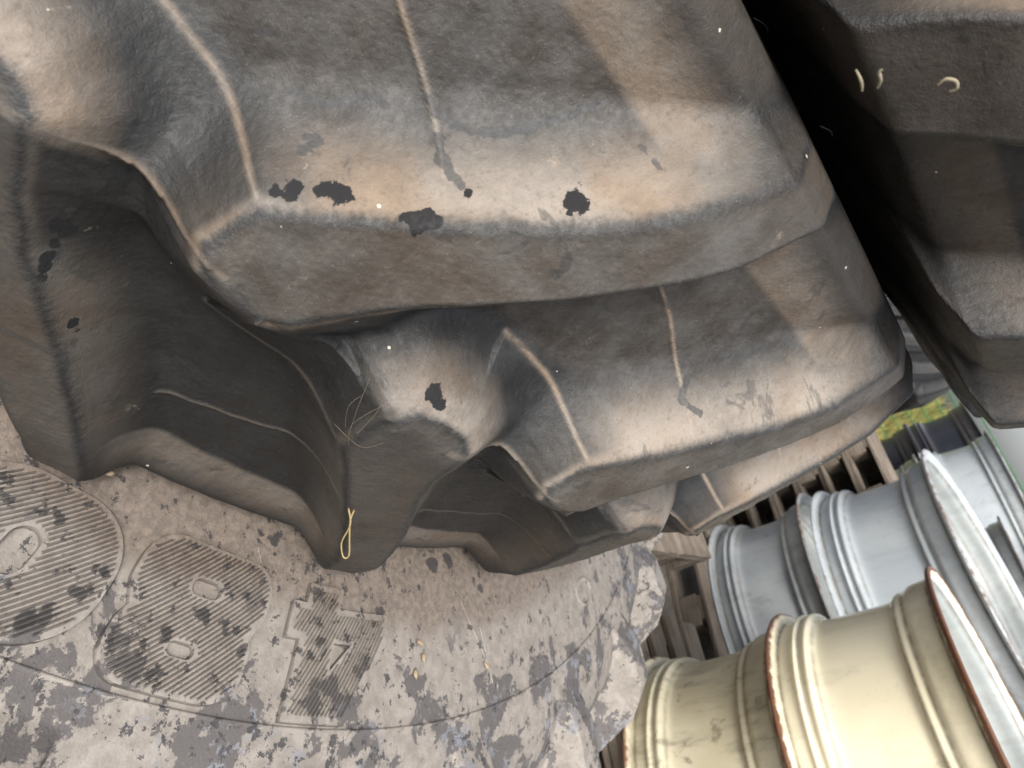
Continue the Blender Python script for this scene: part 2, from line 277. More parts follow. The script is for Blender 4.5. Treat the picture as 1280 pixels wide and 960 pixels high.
class Tyre:
    """one pitch of a chevron tread as fields over (s = arc length, u = distance across), swept round the axis"""
    def __init__(self, name, R, n, prof_u, prof_P, prof_Q, res=.00125, umax=.35, lug=None, qs=46, low=1.0, nzf=1.0, kf=1.0, fil=.044, eg=.0085):
        self.kf, self.fil, self.eg, self.nzf, self.qs = kf, fil, eg, nzf, qs
        self.lug = lug or LUG; self.lug2 = self.lug[:19] + NOSE if lug is None else self.lug
        self.R, self.n = R, n; self.p = 2 * PI * R / n; p = self.p
        self.ns = int(round(p / res)); self.ds = p / self.ns
        self.us = np.arange(-umax, umax + 1e-9, res); self.nu = len(self.us)
        self.prof(prof_u, prof_P, prof_Q)
        ph = RNG.uniform(0, 2 * PI, 40); self.nz = [(int(RNG.integers(-70, 70)), RNG.uniform(-70, 70), a, 1.0) for a in ph]
        self.nzl = [(int(RNG.integers(-9, 9)), RNG.uniform(-9, 9), a, 1.0) for a in RNG.uniform(0, 2 * PI, 12)]
        self.lib = {}; self.low = low; self.build(name)
    def prof(self, u, P, Q):
        uu = np.linspace(0, u[-1], 3000)
        def sm(c, k):
            y = np.interp(uu, u, c); y2 = np.r_[y[k:0:-1] if False else np.full(k, y[0]), y, np.full(k, y[-1])]
            ker = np.hanning(2 * k + 1); ker /= ker.sum(); return np.convolve(y2, ker, 'valid')
        P = np.array(P); Q = np.array(Q)
        self.pt = (uu, sm(P[:, 0], 60), sm(P[:, 1], 60), sm(Q[:, 0], self.qs), sm(Q[:, 1], self.qs))
    def noise(self, tab, s, u):
        a = sum(np.cos(2 * PI * (m * s + k * u) / self.p + ph) for m, k, ph, _ in tab)
        return a / math.sqrt(len(tab) / 2)
    def field(self, s, u):
        p = self.p; h = np.zeros(s.shape) - .0; best = np.full(s.shape, 1e9); lab = np.zeros(s.shape, int)
        nz = self.noise(self.nz, s, u); nl = self.noise(self.nzl, s, u)
        k = .95 + 1.25 * np.clip((np.abs(u) - .02) / .06, 0, 1) ** 1.0
        au = np.abs(u)
        # floor of the grooves: rises a little to the ribs near the middle
        hh = np.zeros(s.shape); lip = np.zeros(s.shape)
        # tie bars between the noses
        for j in (-1, 0, 1, 2):
            for sg in (1, -1):
                off = j * p + (0 if sg == 1 else p / 2)
                a = np.array([-.045, -.001]); b = np.array([.046, .006]); e = b - a
                S = s - off; U = u * sg
                t = ((S - a[0]) * e[0] + (U - a[1]) * e[1]) / (e @ e); tc = np.clip(t, 0, 1)
                lat = U - (a[1] + tc * e[1]) - .012 * np.sin(PI * tc) * 0
                top = H * (1 - .47 * np.sin(PI * tc) ** .75)
                out = np.maximum(np.maximum(-t, t - 1), 0) * np.linalg.norm(e)
                slope = np.where(lat > 0, top / .052, 5.0)
                hs_ = top - slope * np.sqrt(lat ** 2 + 1.2e-6) - 6.0 * out
                hh = smax(hh, hs_, .0035)
                if sg == 1: lip = np.maximum(lip, np.exp(-((lat - .0015) / .0022) ** 2) * ((t > .02) & (t < 1.1)))
        filv = .010 + (self.fil - .010) * np.clip((au - .030) / .045, 0, 1) ** 1.2 * (1 - .8 * np.clip((au - .15) / .05, 0, 1)) if self.fil > .02 else self.fil
        for j in (-1, 0, 1, 2):
            for sg in (1, -1):
                off = j * p + (0 if sg == 1 else p / 2)
                d = sdf_poly(s - off, u * sg, self.lug if sg == 1 else self.lug2); d = d + (.00028 * nz + .0005 * nl) * np.exp(-(d / .004) ** 2)
                hl = smin(np.full(s.shape, H), H - self.kf * k * d, self.eg)
                hh = smax(hh, hl, filv)
                m = d < best; best = np.where(m, d, best); lab = np.where(m, j * 2 + (0 if sg == 1 else 1) + 100, lab)
        hh = smin(hh, H + .0008, .004)
        line = np.full(s.shape, 1e9); crease = np.full(s.shape, 1e9); crack = np.full(s.shape, 1e9)
        for j in (-1, 0, 1, 2):
            for sg in (1, -1):
                off = j * p + (0 if sg == 1 else p / 2)
                S = s - off; U = u * sg
                line = np.minimum(line, seg_dist(S, U, [(.0985, .088), (.082, .096), (.025, .118), (-.02, .13)]))
                crease = np.minimum(crease, seg_dist(S, U, [(.043, .040), (.033, .040), (.018, .042), (-.003, .046), (-.028, .049), (-.05, .05)]))
        on = np.clip((best - .0015) / .003, 0, 1)
        hh = hh + .0013 * np.exp(-(line / .0012) ** 2) * on
        hh = hh + (.00010 * nz + .0003 * nl) * self.nzf
        # where pale dust lies: on the flanks just below the crown edge, on the shoulder slopes, along the mould lines
        flank = np.where(best > .004, np.exp(-((best - .004) / .014) ** 2), np.clip(best / .003, 0, 1))
        band = np.clip((.062 - au) / .02, 0, 1) * np.clip((best - .002) / .004, 0, 1)
        shoulder = np.clip((au - .164) / .005, 0, 1) * np.clip((.210 - au) / .026, 0, 1) * np.clip((best - .002) / .01, 0, 1)
        flank = flank * (1 - .9 * np.clip((au - .160) / .040, 0, 1)); floor_ = np.clip((best - .02) / .02, 0, 1) * np.clip((au - .05) / .01, 0, 1) * np.where(u > 0, .11, .02)
        lines = np.exp(-(line / .0012) ** 2) * on * 1.0 + np.exp(-(crease / .0014) ** 2) * on * 1.0
        crown = np.clip(-best / .004, 0, 1) * .19
        mid = np.clip((.045 - au) / .03, 0, 1) * np.clip((best) / .006, 0, 1)
        nose = (lab % 2 == 1) * np.clip((u + .004) / .010, 0, 1) * np.clip(best / .003, 0, 1) * np.clip(1 - (best - .006) / .020, 0, 1)
        lines = lines * np.where(u > 0, .85, .25)
        dust = np.clip(np.maximum.reduce([flank * .82 * (1 - .85 * band) * np.where(u > 0, 1, .35), shoulder * .46, lines, crown, nose * .8, lip * .5, floor_]) , 0, 1)
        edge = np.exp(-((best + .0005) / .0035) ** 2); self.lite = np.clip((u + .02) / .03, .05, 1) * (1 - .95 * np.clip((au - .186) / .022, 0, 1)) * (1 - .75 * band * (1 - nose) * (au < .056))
        return hh, best, lab, dust, edge
    def surf(self, s, u, h):
        uu, pz, pr, qz, qr = self.pt; a = np.abs(u); sg = np.sign(u); f = h / H
        z0 = np.interp(a, uu, pz); r0 = np.interp(a, uu, pr); z1 = np.interp(a, uu, qz); r1 = np.interp(a, uu, qr)
        r = r0 + (r1 - r0) * f; z = (z0 + (z1 - z0) * f) * sg * np.where(u < 0, self.low, 1.0); th = s / self.R
        return np.stack([r * np.cos(th), r * np.sin(th), z], -1)
    def build(self, name):
        ns, ds, us = self.ns, self.ds, self.us
        i0, i1 = -int(.14 / ds), int(.42 / ds)                     # wide domain that holds whole lugs
        S = np.arange(i0, i1 + 1) * ds; s, u = np.meshgrid(S, us, indexing='ij')
        h, best, lab, dust, edge = self.field(s, u); V = self.surf(s, u, h)
        ts = np.gradient(V, axis=0); tu = np.gradient(V, axis=1); Nn = np.cross(ts, tu); Nn /= np.linalg.norm(Nn, axis=-1, keepdims=True) + 1e-12
        ri = np.stack([np.cos(s / self.R), np.sin(s / self.R), 0 * s], -1)
        if (Nn * ri).sum(-1)[:, len(us) // 2].mean() < 0: Nn = -Nn
        nS, nU = s.shape; idx = np.arange(nS * nU).reshape(nS, nU)
        q = np.stack([idx[:-1, :-1], idx[1:, :-1], idx[1:, 1:], idx[:-1, 1:]], -1)
        fb = (best[:-1, :-1] + best[1:, 1:]) / 2; fl = lab[:-1, :-1]
        lim = np.where(np.abs(u[:-1, :-1]) < .05, .030, .026); lugm = fb < lim
        def sub(mask, nm):
            f = q[mask]; vi, inv = np.unique(f, return_inverse=True); f2 = inv.reshape(f.shape)
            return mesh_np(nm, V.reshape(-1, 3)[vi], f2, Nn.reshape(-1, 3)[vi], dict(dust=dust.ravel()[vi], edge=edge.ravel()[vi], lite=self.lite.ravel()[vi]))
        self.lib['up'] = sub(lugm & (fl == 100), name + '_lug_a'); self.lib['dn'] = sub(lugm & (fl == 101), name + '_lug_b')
        dom = np.zeros(lugm.shape, bool); j0 = -i0; dom[j0:j0 + ns] = True
        self.lib['gr'] = sub(dom & ~lugm, name + '_groove')
        # sidewalls, from just under the lug feet to the bead and round the inside
        self.side_mesh(name)
    def side_mesh(self, name):
        uu, pz, pr, qz, qr = self.pt; u = np.r_[np.linspace(.345, uu[-1], 70)]
        z = np.interp(u, uu, pz); r = np.interp(u, uu, pr)
        z = np.r_[z[0] - .0005, z[1:]]
        # bead and inner liner
        zi = np.r_[z, z[-1] - .018, z[-1] - .025, np.interp(np.linspace(uu[-1], .25, 14), uu, pz) - .03]
        rr = np.r_[r, r[-1] - .012, r[-1] + .004, np.interp(np.linspace(uu[-1], .25, 14), uu, pr) - .012]
        nT = 360; th = np.arange(nT) * 2 * PI / nT
        for sg, key in ((1, 'st'), (-1, 'sb')):
            V = np.stack([rr[None] * np.cos(th)[:, None], rr[None] * np.sin(th)[:, None], np.broadcast_to(zi * sg * (self.low if sg < 0 else 1), (nT, len(zi)))], -1)
            idx = np.arange(nT * len(zi)).reshape(nT, len(zi)); nx = np.roll(idx, -1, 0)
            f = np.stack([idx[:, :-1], nx[:, :-1], nx[:, 1:], idx[:, 1:]], -1).reshape(-1, 4)
            if sg < 0: f = f[:, ::-1]
            dust = np.broadcast_to(np.clip((.45 - np.abs(np.arange(len(zi)) / len(zi) - .3)), 0, .5), (nT, len(zi)))
            self.lib[key] = mesh_np(name + '_side', V.reshape(-1, 3), f, None, dict(dust=dust.ravel(), edge=np.zeros(dust.size)))
        # inside of the tread
        zc = np.linspace(-1, 1, 15); r = np.interp(np.abs(zc) * .25, uu, pr) - .014; z = np.interp(np.abs(zc) * .25, uu, pz) * np.sign(zc) * .93
        V = np.stack([r[None] * np.cos(th)[:, None], r[None] * np.sin(th)[:, None], np.broadcast_to(z, (nT, 15))], -1)
        idx = np.arange(nT * 15).reshape(nT, 15); nx = np.roll(idx, -1, 0)
        f = np.stack([idx[:, :-1], idx[:, 1:], nx[:, 1:], nx[:, :-1]], -1).reshape(-1, 4)
        self.lib['in'] = mesh_np(name + '_liner', V.reshape(-1, 3), f, None, dict(dust=np.zeros(nT * 15), edge=np.zeros(nT * 15)))
    def place(self, name, loc, rot, mat, side_mat=None):
        root = empty(name, loc, rot)
        def add(nm, key, th=0, m=mat):
            o = bpy.data.objects.new(nm, self.lib[key]); COL.objects.link(o); o.parent = root; o.rotation_euler = (0, 0, th)
            if len(self.lib[key].materials) == 0: self.lib[key].materials.append(m)
            o.material_slots[0].link = 'OBJECT'; o.material_slots[0].material = m
            return o
        for i in range(self.n):
            th = 2 * PI * i / self.n
            add('tread_lug', 'up', th); add('tread_lug', 'dn', th); add('tread_groove', 'gr', th)
        add('sidewall', 'st', 0, side_mat or mat); add('sidewall', 'sb', 0, side_mat or mat); add('inner_liner', 'in')
        return root

PU = [0, .160, .168, .209, .245, .30, .35, .42, .50]
PP = [(0, .803), (.160, .7775), (.168, .777), (.208, .777), (.2235, .764), (.2280, .690), (.228, .60), (.220, .53), (.200, .470)]
PQ = [(0, .850), (.160, .8244), (.168, .8218), (.210, .806), (.223, .778), (.228, .70), (.228, .60), (.220, .53), (.200, .470)]
TA = Tyre('tyre_medium', .85, 22, PU, PP, PQ, low=1.09)
BU = [0, .160, .168, .209, .245, .285, .320, .345, .385, .45, .52, .60]
BP = [(0, 1.043), (.160, 1.020), (.168, 1.016), (.208, .985), (.228, .962), (.239, .942), (.2465, .920), (.2525, .893), (.260, .84), (.268, .77), (.270, .70), (.25, .62)]
BQ = [(0, 1.090), (.160, 1.068), (.168, 1.066), (.212, 1.054), (.244, 1.020), (.254, .965), (.2465, .920), (.2525, .893), (.260, .84), (.268, .77), (.270, .70), (.25, .62)]
TB = Tyre('tyre_large', 1.09, 28, BU, BP, BQ, res=.0018, kf=2.4, fil=.004, eg=.002, nzf=.0, qs=10)

CP = [(0, .803), (.160, .7775), (.168, .774), (.203, .757), (.212, .725), (.217, .670), (.236, .58), (.232, .53), (.205, .470)]
CQ = [(0, .850), (.160, .8244), (.168, .8218), (.209, .806), (.2145, .778), (.218, .70), (.236, .58), (.232, .53), (.205, .470)]
TC = Tyre('tyre_wide_lug', .85, 22, PU, CP, CQ, res=.0018, fil=.03, lug=[(a + (.024 if 9 <= i <= 19 else .012 if i == 20 else 0), b) for i, (a, b) in enumerate(LUG)])

stack = 'tractor tyres lying flat in one stack'
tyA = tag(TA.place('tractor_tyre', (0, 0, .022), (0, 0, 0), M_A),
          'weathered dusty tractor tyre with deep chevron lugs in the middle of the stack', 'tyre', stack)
tyB = tag(TB.place('tractor_tyre', (BC[0], BC[1], -.497), (0, 0, .11), M_B, M_B),
          'wide tractor tyre with stained pale sidewall marked 480 at the bottom of the stack', 'tyre', stack)
tyC = tag(TC.place('tractor_tyre', (-.0303, .1155, .484), (PI, 0, .2846 / .85), M_C),
          'dark tractor tyre lying on top of the stack above the gap', 'tyre', stack)

def soak(root, lists):
    for o in [c for c in root.children if c.name.startswith('tread_')]:
        a = o.rotation_euler.z
        if .75 < a < 2 * PI - .75: continue
        M = np.array(((math.cos(a), -math.sin(a), 0), (math.sin(a), math.cos(a), 0), (0, 0, 1)))
        me = o.data; co = np.empty(len(me.vertices) * 3, np.float32); me.vertices.foreach_get('co', co); W = co.reshape(-1, 3) @ M.T + np.array(root.location)
        vals = {}
        for nm, pts in lists.items():
            v = np.full(len(W), -1.0)
            for x, y, z, r in pts:
                d = np.linalg.norm(W - (x, y, z), axis=1)
                if d.min() < r: v = np.maximum(v, 1 - d / r)
            vals[nm] = v
        if max(v.max() for v in vals.values()) > -1:
            me = me.copy(); o.data = me
            for nm, v in vals.items():
                at_ = me.attributes.new(nm, 'FLOAT', 'POINT'); at_.data.foreach_set('value', np.clip(v + 1, 0, 2).astype(np.float32))
            o.material_slots[0].link = 'OBJECT'; o.material_slots[0].material = M_A
soak(tyA, dict(wet=WET, damp=DAMP))

# ------------------------------------------------------------------ raised digits on the large tyre's upper sidewall
def b_surface(r):
    uu, pz, pr, _, _ = TB.pt; m = (uu > .2) & (uu < .45)
    return -.497 + np.interp(r, pr[m][::-1], pz[m][::-1])
def b_pt(r, th, lift=0.0):
    return (BC[0] + r * math.cos(th), BC[1] + r * math.sin(th), float(b_surface(r)) + lift)
def rr_poly(cx, cy, w_, h_, rad, n=8, skew=0.0):
    P = []
    for qx, qy, a0 in ((1, 1, 0), (-1, 1, 90), (-1, -1, 180), (1, -1, 270)):
        for i in range(n + 1):
            a = math.radians(a0 + 90 * i / n)
            x = cx + qx * (w_ / 2 - rad) + rad * math.cos(a); y = cy + qy * (h_ / 2 - rad) + rad * math.sin(a); P.append((x + skew * y, y))
    return P
def union_eight(g):
    # two stacked rounded boxes joined with a waist
    P = []; a = rr_poly(0, .0205, .088 + g, .049 + g, .022, 8); b = rr_poly(0, -.0215, .096 + g, .049 + g, .022, 8)
    top = [q for q in a if q[1] > .002]; bot = [q for q in b if q[1] < -.002]
    R_ = [q for q in top if q[0] > 0]; L_ = [q for q in top if q[0] <= 0]
    Rb = [q for q in bot if q[0] > 0]; Lb = [q for q in bot if q[0] <= 0]
    R_.sort(key=lambda q: math.atan2(q[1] - .0205, q[0])); L_.sort(key=lambda q: math.atan2(q[1] - .0205, q[0]) % (2 * PI))
    Lb.sort(key=lambda q: math.atan2(q[1] + .0215, q[0]) % (2 * PI)); Rb.sort(key=lambda q: math.atan2(q[1] + .0215, q[0]) % (2 * PI))
    return R_ + L_ + Lb + sorted(Rb, key=lambda q: math.atan2(q[1] + .0215, q[0]))
GLY = {
 '8': lambda g: (union_eight(g), [rr_poly(0, .020, .022 - g, .012 - g * .6, .0058 - g * .3, 5), rr_poly(0, -.020, .026 - g, .014 - g * .6, .0068 - g * .3, 5)]),
 '0': lambda g: (rr_poly(0, 0, .104 + g, .088 + g, .040, 9), [rr_poly(0, 0, .022 - g, .034 - g, .0108 - g * .4, 6)]),
 '4': lambda g: ([(.012 + g, .045 + g), (-.014 - g, .045 + g), (-.046 - g, -.010), (-.046 - g, -.027 - g), (.006 - g, -.027 - g), (.006 - g, -.042 - g), (.032 + g, -.042 - g),
                  (.032 + g, -.027 - g), (.044 + g, -.027 - g), (.044 + g, -.009 + g), (.032 + g, -.009 + g), (.032 + g, .045 + g)],
                 [[(.006 - g * .5, -.008 + g * .5), (.006 - g * .5, .018 - g), (-.017 + g, -.008 + g * .5)]]),
}
def inside(x, y, poly):
    c = False; n = len(poly)
    for i in range(n):
        x1, y1 = poly[i]; x2, y2 = poly[(i + 1) % n]
        if (y1 > y) != (y2 > y) and x < x1 + (y - y1) * (x2 - x1) / (y2 - y1): c = not c
    return c
def digit(ch, th0, r0, sk=0.16, scale=1.1):
    def mp(x, y, lift):           # digit tops point away from the hub; it reads clockwise seen from above
        x = (x + sk * y) * scale; y = y * scale; return b_pt(r0 + y, th0 - x / r0, lift)
    def plate(g, lift, name, parent):
        outer, holes = GLY[ch](g); bm = bmesh.new()
        from mathutils.geometry import tessellate_polygon
        loops = [[Vector((x, y, 0)) for x, y in outer]] + [[Vector((x, y, 0)) for x, y in hh] for hh in holes]
        flat = [v for l in loops for v in l]; tris = tessellate_polygon(loops)
        top = [bm.verts.new(v) for v in flat]
        for t in tris:
            try: bm.faces.new([top[i] for i in t])
            except ValueError: pass
        for _ in range(4):
            ee = [e for e in bm.edges if e.calc_length() > .007]
            if ee: bmesh.ops.subdivide_edges(bm, edges=ee, cuts=1); bmesh.ops.triangulate(bm, faces=bm.faces[:])
        rim = [e for e in bm.edges if e.is_boundary]
        ext = bmesh.ops.extrude_edge_only(bm, edges=rim)['geom']; low = set(v for v in ext if isinstance(v, bmesh.types.BMVert))
        bm.verts.index_update(); grv = np.array([1.0 if v in low else 0.0 for v in bm.verts])
        for v in bm.verts: v.co = Vector(mp(v.co.x, v.co.y, -.002 if v in low else lift))
        me = mesh_bm(name, bm); at_ = me.attributes.new('groove', 'FLOAT', 'POINT'); at_.data.foreach_set('value', grv.astype(np.float32))
        return link(name, me, parent, M_B)
        return link(name, mesh_bm(name, bm), parent, M_B)
    pl = plate(0.004, .0052, 'raised_digit', tyB); pl.matrix_parent_inverse = tyB.matrix_world_inv if hasattr(tyB, 'matrix_world_inv') else Matrix.Identity(4)
    outer, holes = GLY[ch](-.001); step = .0031; ang = math.radians({'0': 50, '8': 48, '4': 64}[ch])
    dx, dy = math.cos(ang), math.sin(ang); V = []; Fq = []; val = []
    for k in range(-40, 41):
        ox, oy = -dy * k * step, dx * k * step; t = -.08; run = None
        while t < .08:
            x, y = ox + dx * t, oy + dy * t
            ok = inside(x, y, outer) and not any(inside(x, y, GLY[ch](.004)[1][i]) or inside(x, y, holes[i]) for i in range(len(holes)))
            if ok and run is None: run = t
            if run is not None and (not ok):
                if t - run > .004:
                    nseg = max(1, int((t - run) / .012)); base = len(V)
                    for i in range(nseg + 1):
                        tt = run + (t - run) * i / nseg; x, y = ox + dx * tt, oy + dy * tt
                        for wv, lf in ((-.0012, .0042), (0, .0076), (.0012, .0042)): V.append(mp(x - dy * wv, y + dx * wv, lf)); val.append(1.0 if wv else 0.0)
                    for i in range(nseg):
                        a = base + i * 3; Fq += [(a, a + 1, a + 4, a + 3), (a + 1, a + 2, a + 5, a + 4)]
                run = None
            t += .0008
    hb = link('hatching', mesh_np('hatching', np.array(V), np.array(Fq), None, dict(groove=np.array(val)), smooth=False), pl, M_B)
    return pl
def to_b(o):
    """keep the world position after parenting under the turned tyre"""
    o.matrix_parent_inverse = (Matrix.Translation(tyB.location) @ tyB.rotation_euler.to_matrix().to_4x4()).inverted()
for ch, a, r in (('0', 2.9, .842), ('8', 11.3, .840), ('4', 20.2, .840)):
    to_b(digit(ch, math.radians(a), r))
# thin moulded lines and small marks on the same sidewall
def strip(name, pts, wd, hg):
    """pts as (r, theta deg) on the sidewall"""
    V = []; Fq = []; P = [np.array(b_pt(r, math.radians(t))) for r, t in pts]
    for i, q in enumerate(P):
        t = P[min(i + 1, len(P) - 1)] - P[max(i - 1, 0)]; t /= np.linalg.norm(t); n = np.array([-t[1], t[0], 0]); n /= np.linalg.norm(n)
        for wv, lf in ((-wd, -.001), (-wd * .4, hg), (wd * .4, hg), (wd, -.001)): V.append(q + n * wv + np.array([0, 0, lf]))
    for i in range(len(P) - 1):
        for k in range(3):
            a = i * 4 + k; Fq.append((a, a + 1, a + 5, a + 4))
    o = link(name, mesh_np(name, np.array(V), np.array(Fq)), tyB, M_B); to_b(o); return o
strip('moulded_ring', [(.897, t) for t in np.arange(-30, 330.1, 1.0)], .0022, .0022)
strip('moulded_line', [(r, 33 + (r - .80) * 30) for r in np.linspace(.79, .865, 6)], .0008, .0009)
strip('moulded_line', [(r, 34.4 + (r - .80) * 6) for r in np.linspace(.82, .88, 6)], .0007, .0008)
strip('moulded_line', [(.772, 14.2), (.80, 15.2), (.777, 15.9)], .0006, .0008)
strip('moulded_ring_mark', [(.846 + .016 * math.sin(a), 52.6 + 1.6 * math.cos(a)) for a in np.linspace(0, 2 * PI, 25)], .003, .002)

# ------------------------------------------------------------------ ground
def ground_mat():
    N = NT('packed_gravel'); P = N.pos(); n = N.noise(P, 3, 6, .7); f = N.noise(P, 60, 4, .7)
    col = N.mix(N.ramp(n, .35, .65), (.10, .085, .065), (.20, .18, .15)); col = N.mix(N.ramp(f, .4, .7), col, (.07, .065, .055))
    return N.done(col, .9, N.bump(f, .6, .02))
GZ = -.90
V = np.array([(-250, -250, GZ), (250, -250, GZ), (250, 250, GZ), (-250, 250, GZ)], float)
tag(link('ground', mesh_np('ground', V, np.array([[0, 1, 2, 3]])), None, ground_mat()), kind='structure')

# ------------------------------------------------------------------ wheel rims
def rim_paint(name, col, col2, rust_amt, gloss, dirt):
    N = NT(name); P = N.pos(); ru = N.attr('rust'); n = N.noise(P, 22, 5, .7); n2 = N.noise(P, 5, 3, .5); st = N.noise(N.scale_vec(P, (9, 9, 2)), 2.0, 5, .7); gm = N.attr('grime')
    c = N.mix(N.ramp(n2, .35, .65), col, col2)
    c = N.mix(N.math('MULTIPLY', N.ramp(st, .5, .75), dirt), c, tuple(x * .38 for x in col))
    c = N.mix(N.math('MULTIPLY', N.ramp(n, .58, .70), dirt * .9), c, (.16, .13, .09))
    c = N.mix(N.math('MINIMUM', N.math('MULTIPLY', gm, N.ramp(n, .25, .6, .3, 1.0)), .85), c, (.10, .085, .06))
    rm = N.ramp(N.math('ADD', N.math('MULTIPLY', ru, rust_amt), N.math('MULTIPLY', n, .5)), .70, .86)
    c = N.mix(rm, c, N.mix(N.noise(P, 90, 3), (.06, .026, .014), (.17, .07, .035)))
    spot = N.ramp(N.noise(P, 35, 3, .6), .76, .79)
    c = N.mix(spot, c, (.16, .07, .035))
    return N.done(c, N.math('ADD', N.math('MULTIPLY', rm, .4), gloss), N.bump(N.noise(P, 180, 3), .12, .002), .5)
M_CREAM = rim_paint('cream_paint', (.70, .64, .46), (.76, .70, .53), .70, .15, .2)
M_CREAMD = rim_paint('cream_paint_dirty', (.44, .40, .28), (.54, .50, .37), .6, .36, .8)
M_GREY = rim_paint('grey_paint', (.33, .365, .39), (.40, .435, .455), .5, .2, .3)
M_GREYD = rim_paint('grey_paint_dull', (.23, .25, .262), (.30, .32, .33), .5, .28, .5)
M_WHITE = rim_paint('white_inner_paint', (.26, .29, .295), (.33, .36, .36), .35, .4, .3)
M_NAVY = rim_paint('dark_navy_paint', (.012, .014, .022), (.02, .023, .034), .1, .35, .2)
# outline of half a wheel rim, bottom flange to top flange: (fraction of width, fraction of radius, rust)
RIM = {
 'flange': [(.006, .955, .8), (.0, .985, 1), (.006, 1.0, 1), (.022, .995, .9), (.034, .975, .7), (.040, .945, .5), (.046, .930, .4)],
 'bead_seat': [(.046, .930, .4), (.085, .932, .1), (.130, .936, .05), (.140, .950, .1), (.155, .952, .1), (.168, .934, .1), (.182, .930, .05), (.200, .942, .05), (.222, .944, .05), (.242, .916, .1)],
 'barrel': [(.242, .916, .1), (.262, .892, .15), (.30, .884, .05), (.45, .878, .0), (.62, .874, .0), (.70, .876, .1), (.722, .882, .2), (.734, .902, .2)],
 'outer_seat': [(.734, .902, .2), (.752, .910, .1), (.780, .906, .3), (.800, .912, .2), (.830, .930, .1), (.885, .934, .1), (.940, .936, .3), (.952, .940, .5)],
 'outer_flange': [(.952, .940, .5), (.960, .970, .8), (.972, .992, .9), (.990, 1.0, 1), (1.0, .992, 1.1), (1.0, .975, .9), (.985, .962, .6), (.965, .930, .3)],
 'inner_wall': [(.965, .930, .3), (.93, .905, .1), (.84, .902, .05), (.76, .880, .05), (.70, .852, .0), (.30, .856, .0), (.22, .90, .1), (.06, .912, .2), (.006, .955, .8)],
}
RIM_CACHE = {}
def wheel_rim(loc, tilt, radius, width, mats, label, group, disc=True, rz=0.0):
    ax = Vector((tilt[0], tilt[1], 1)).normalized(); root = empty('wheel_rim', loc)
    root.rotation_euler = (Vector((0, 0, 1)).rotation_difference(ax)).to_euler()
    paint, inner = mats
    nT = 128; th = np.arange(nT) * 2 * PI / nT + rz
    for nm, pr in RIM.items():
        key = (nm, radius, width)
        if key not in RIM_CACHE:
            p = np.array(pr); t = np.linspace(0, 1, (len(p) - 1) * 3 + 1); tt = np.linspace(0, 1, len(p))
            zz = np.interp(t, tt, p[:, 0]) * width; rr = np.interp(t, tt, p[:, 1]) * radius; ru = np.interp(t, tt, p[:, 2])
            k = np.array([.25, .5, .25]); zz[1:-1] = np.convolve(zz, k, 'valid'); rr[1:-1] = np.convolve(rr, k, 'valid')
            V = np.stack([rr[None] * np.cos(th)[:, None], rr[None] * np.sin(th)[:, None], np.broadcast_to(zz, (nT, len(zz)))], -1)
            idx = np.arange(V.shape[0] * V.shape[1]).reshape(V.shape[:2]); nx = np.roll(idx, -1, 0)
            f = np.stack([idx[:, :-1], nx[:, :-1], nx[:, 1:], idx[:, 1:]], -1).reshape(-1, 4)
            RIM_CACHE[key] = mesh_np(nm, V.reshape(-1, 3), f, None, dict(rust=np.broadcast_to(ru, V.shape[:2]).ravel(), grime=np.broadcast_to(sum(a_ * np.exp(-((zz / width - c_) / w_) ** 2) for c_, w_, a_ in ((.048, .010, .9), (.172, .006, .5), (.250, .010, .6), (.738, .010, .8), (.792, .012, .7), (.86, .05, .3), (.950, .010, .9))), V.shape[:2]).ravel()))
        me = RIM_CACHE[key]
        if len(me.materials) == 0: me.materials.append(paint)
        o = link({'outer_flange': 'flange', 'outer_seat': 'bead_seat'}.get(nm, nm), me, root)
        o.material_slots[0].link = 'OBJECT'; o.material_slots[0].material = inner if nm == 'inner_wall' else paint
    # welded lugs inside that carry the wheel centre
    for k in range(8):
        a = 2 * PI * k / 8 + rz; bm = box_bm(.055, .075, .022, .003)
        o = link('bracket', mesh_bm('bracket', bm), root, paint)
        o.location = ((radius * .77) * math.cos(a), (radius * .77) * math.sin(a), width * .42); o.rotation_euler = (0, 0, a)
    return tag(root, label, 'wheel rim', group)
rg = 'painted wheel rims stacked flat on pallets'
wheel_rim((.33, 2.0, -.306), (.004, -.010), .42, .392, (M_CREAM, M_WHITE), 'glossy cream wheel rim with rusty flanges, on top of the dirtier cream rim', rg)
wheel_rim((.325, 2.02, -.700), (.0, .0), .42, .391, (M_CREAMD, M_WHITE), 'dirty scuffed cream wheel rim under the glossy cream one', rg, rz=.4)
wheel_rim((-.666, 3.107, -.282), (.039, -.070), .60, .466, (M_GREY, M_WHITE), 'large light grey wheel rim stacked behind the cream rims', rg)
wheel_rim((-.68, 3.09, -.757), (.0, .0), .60, .41, (M_GREYD, M_WHITE), 'dull grey wheel rim at the bottom, below the large light grey rim', rg, rz=.3)

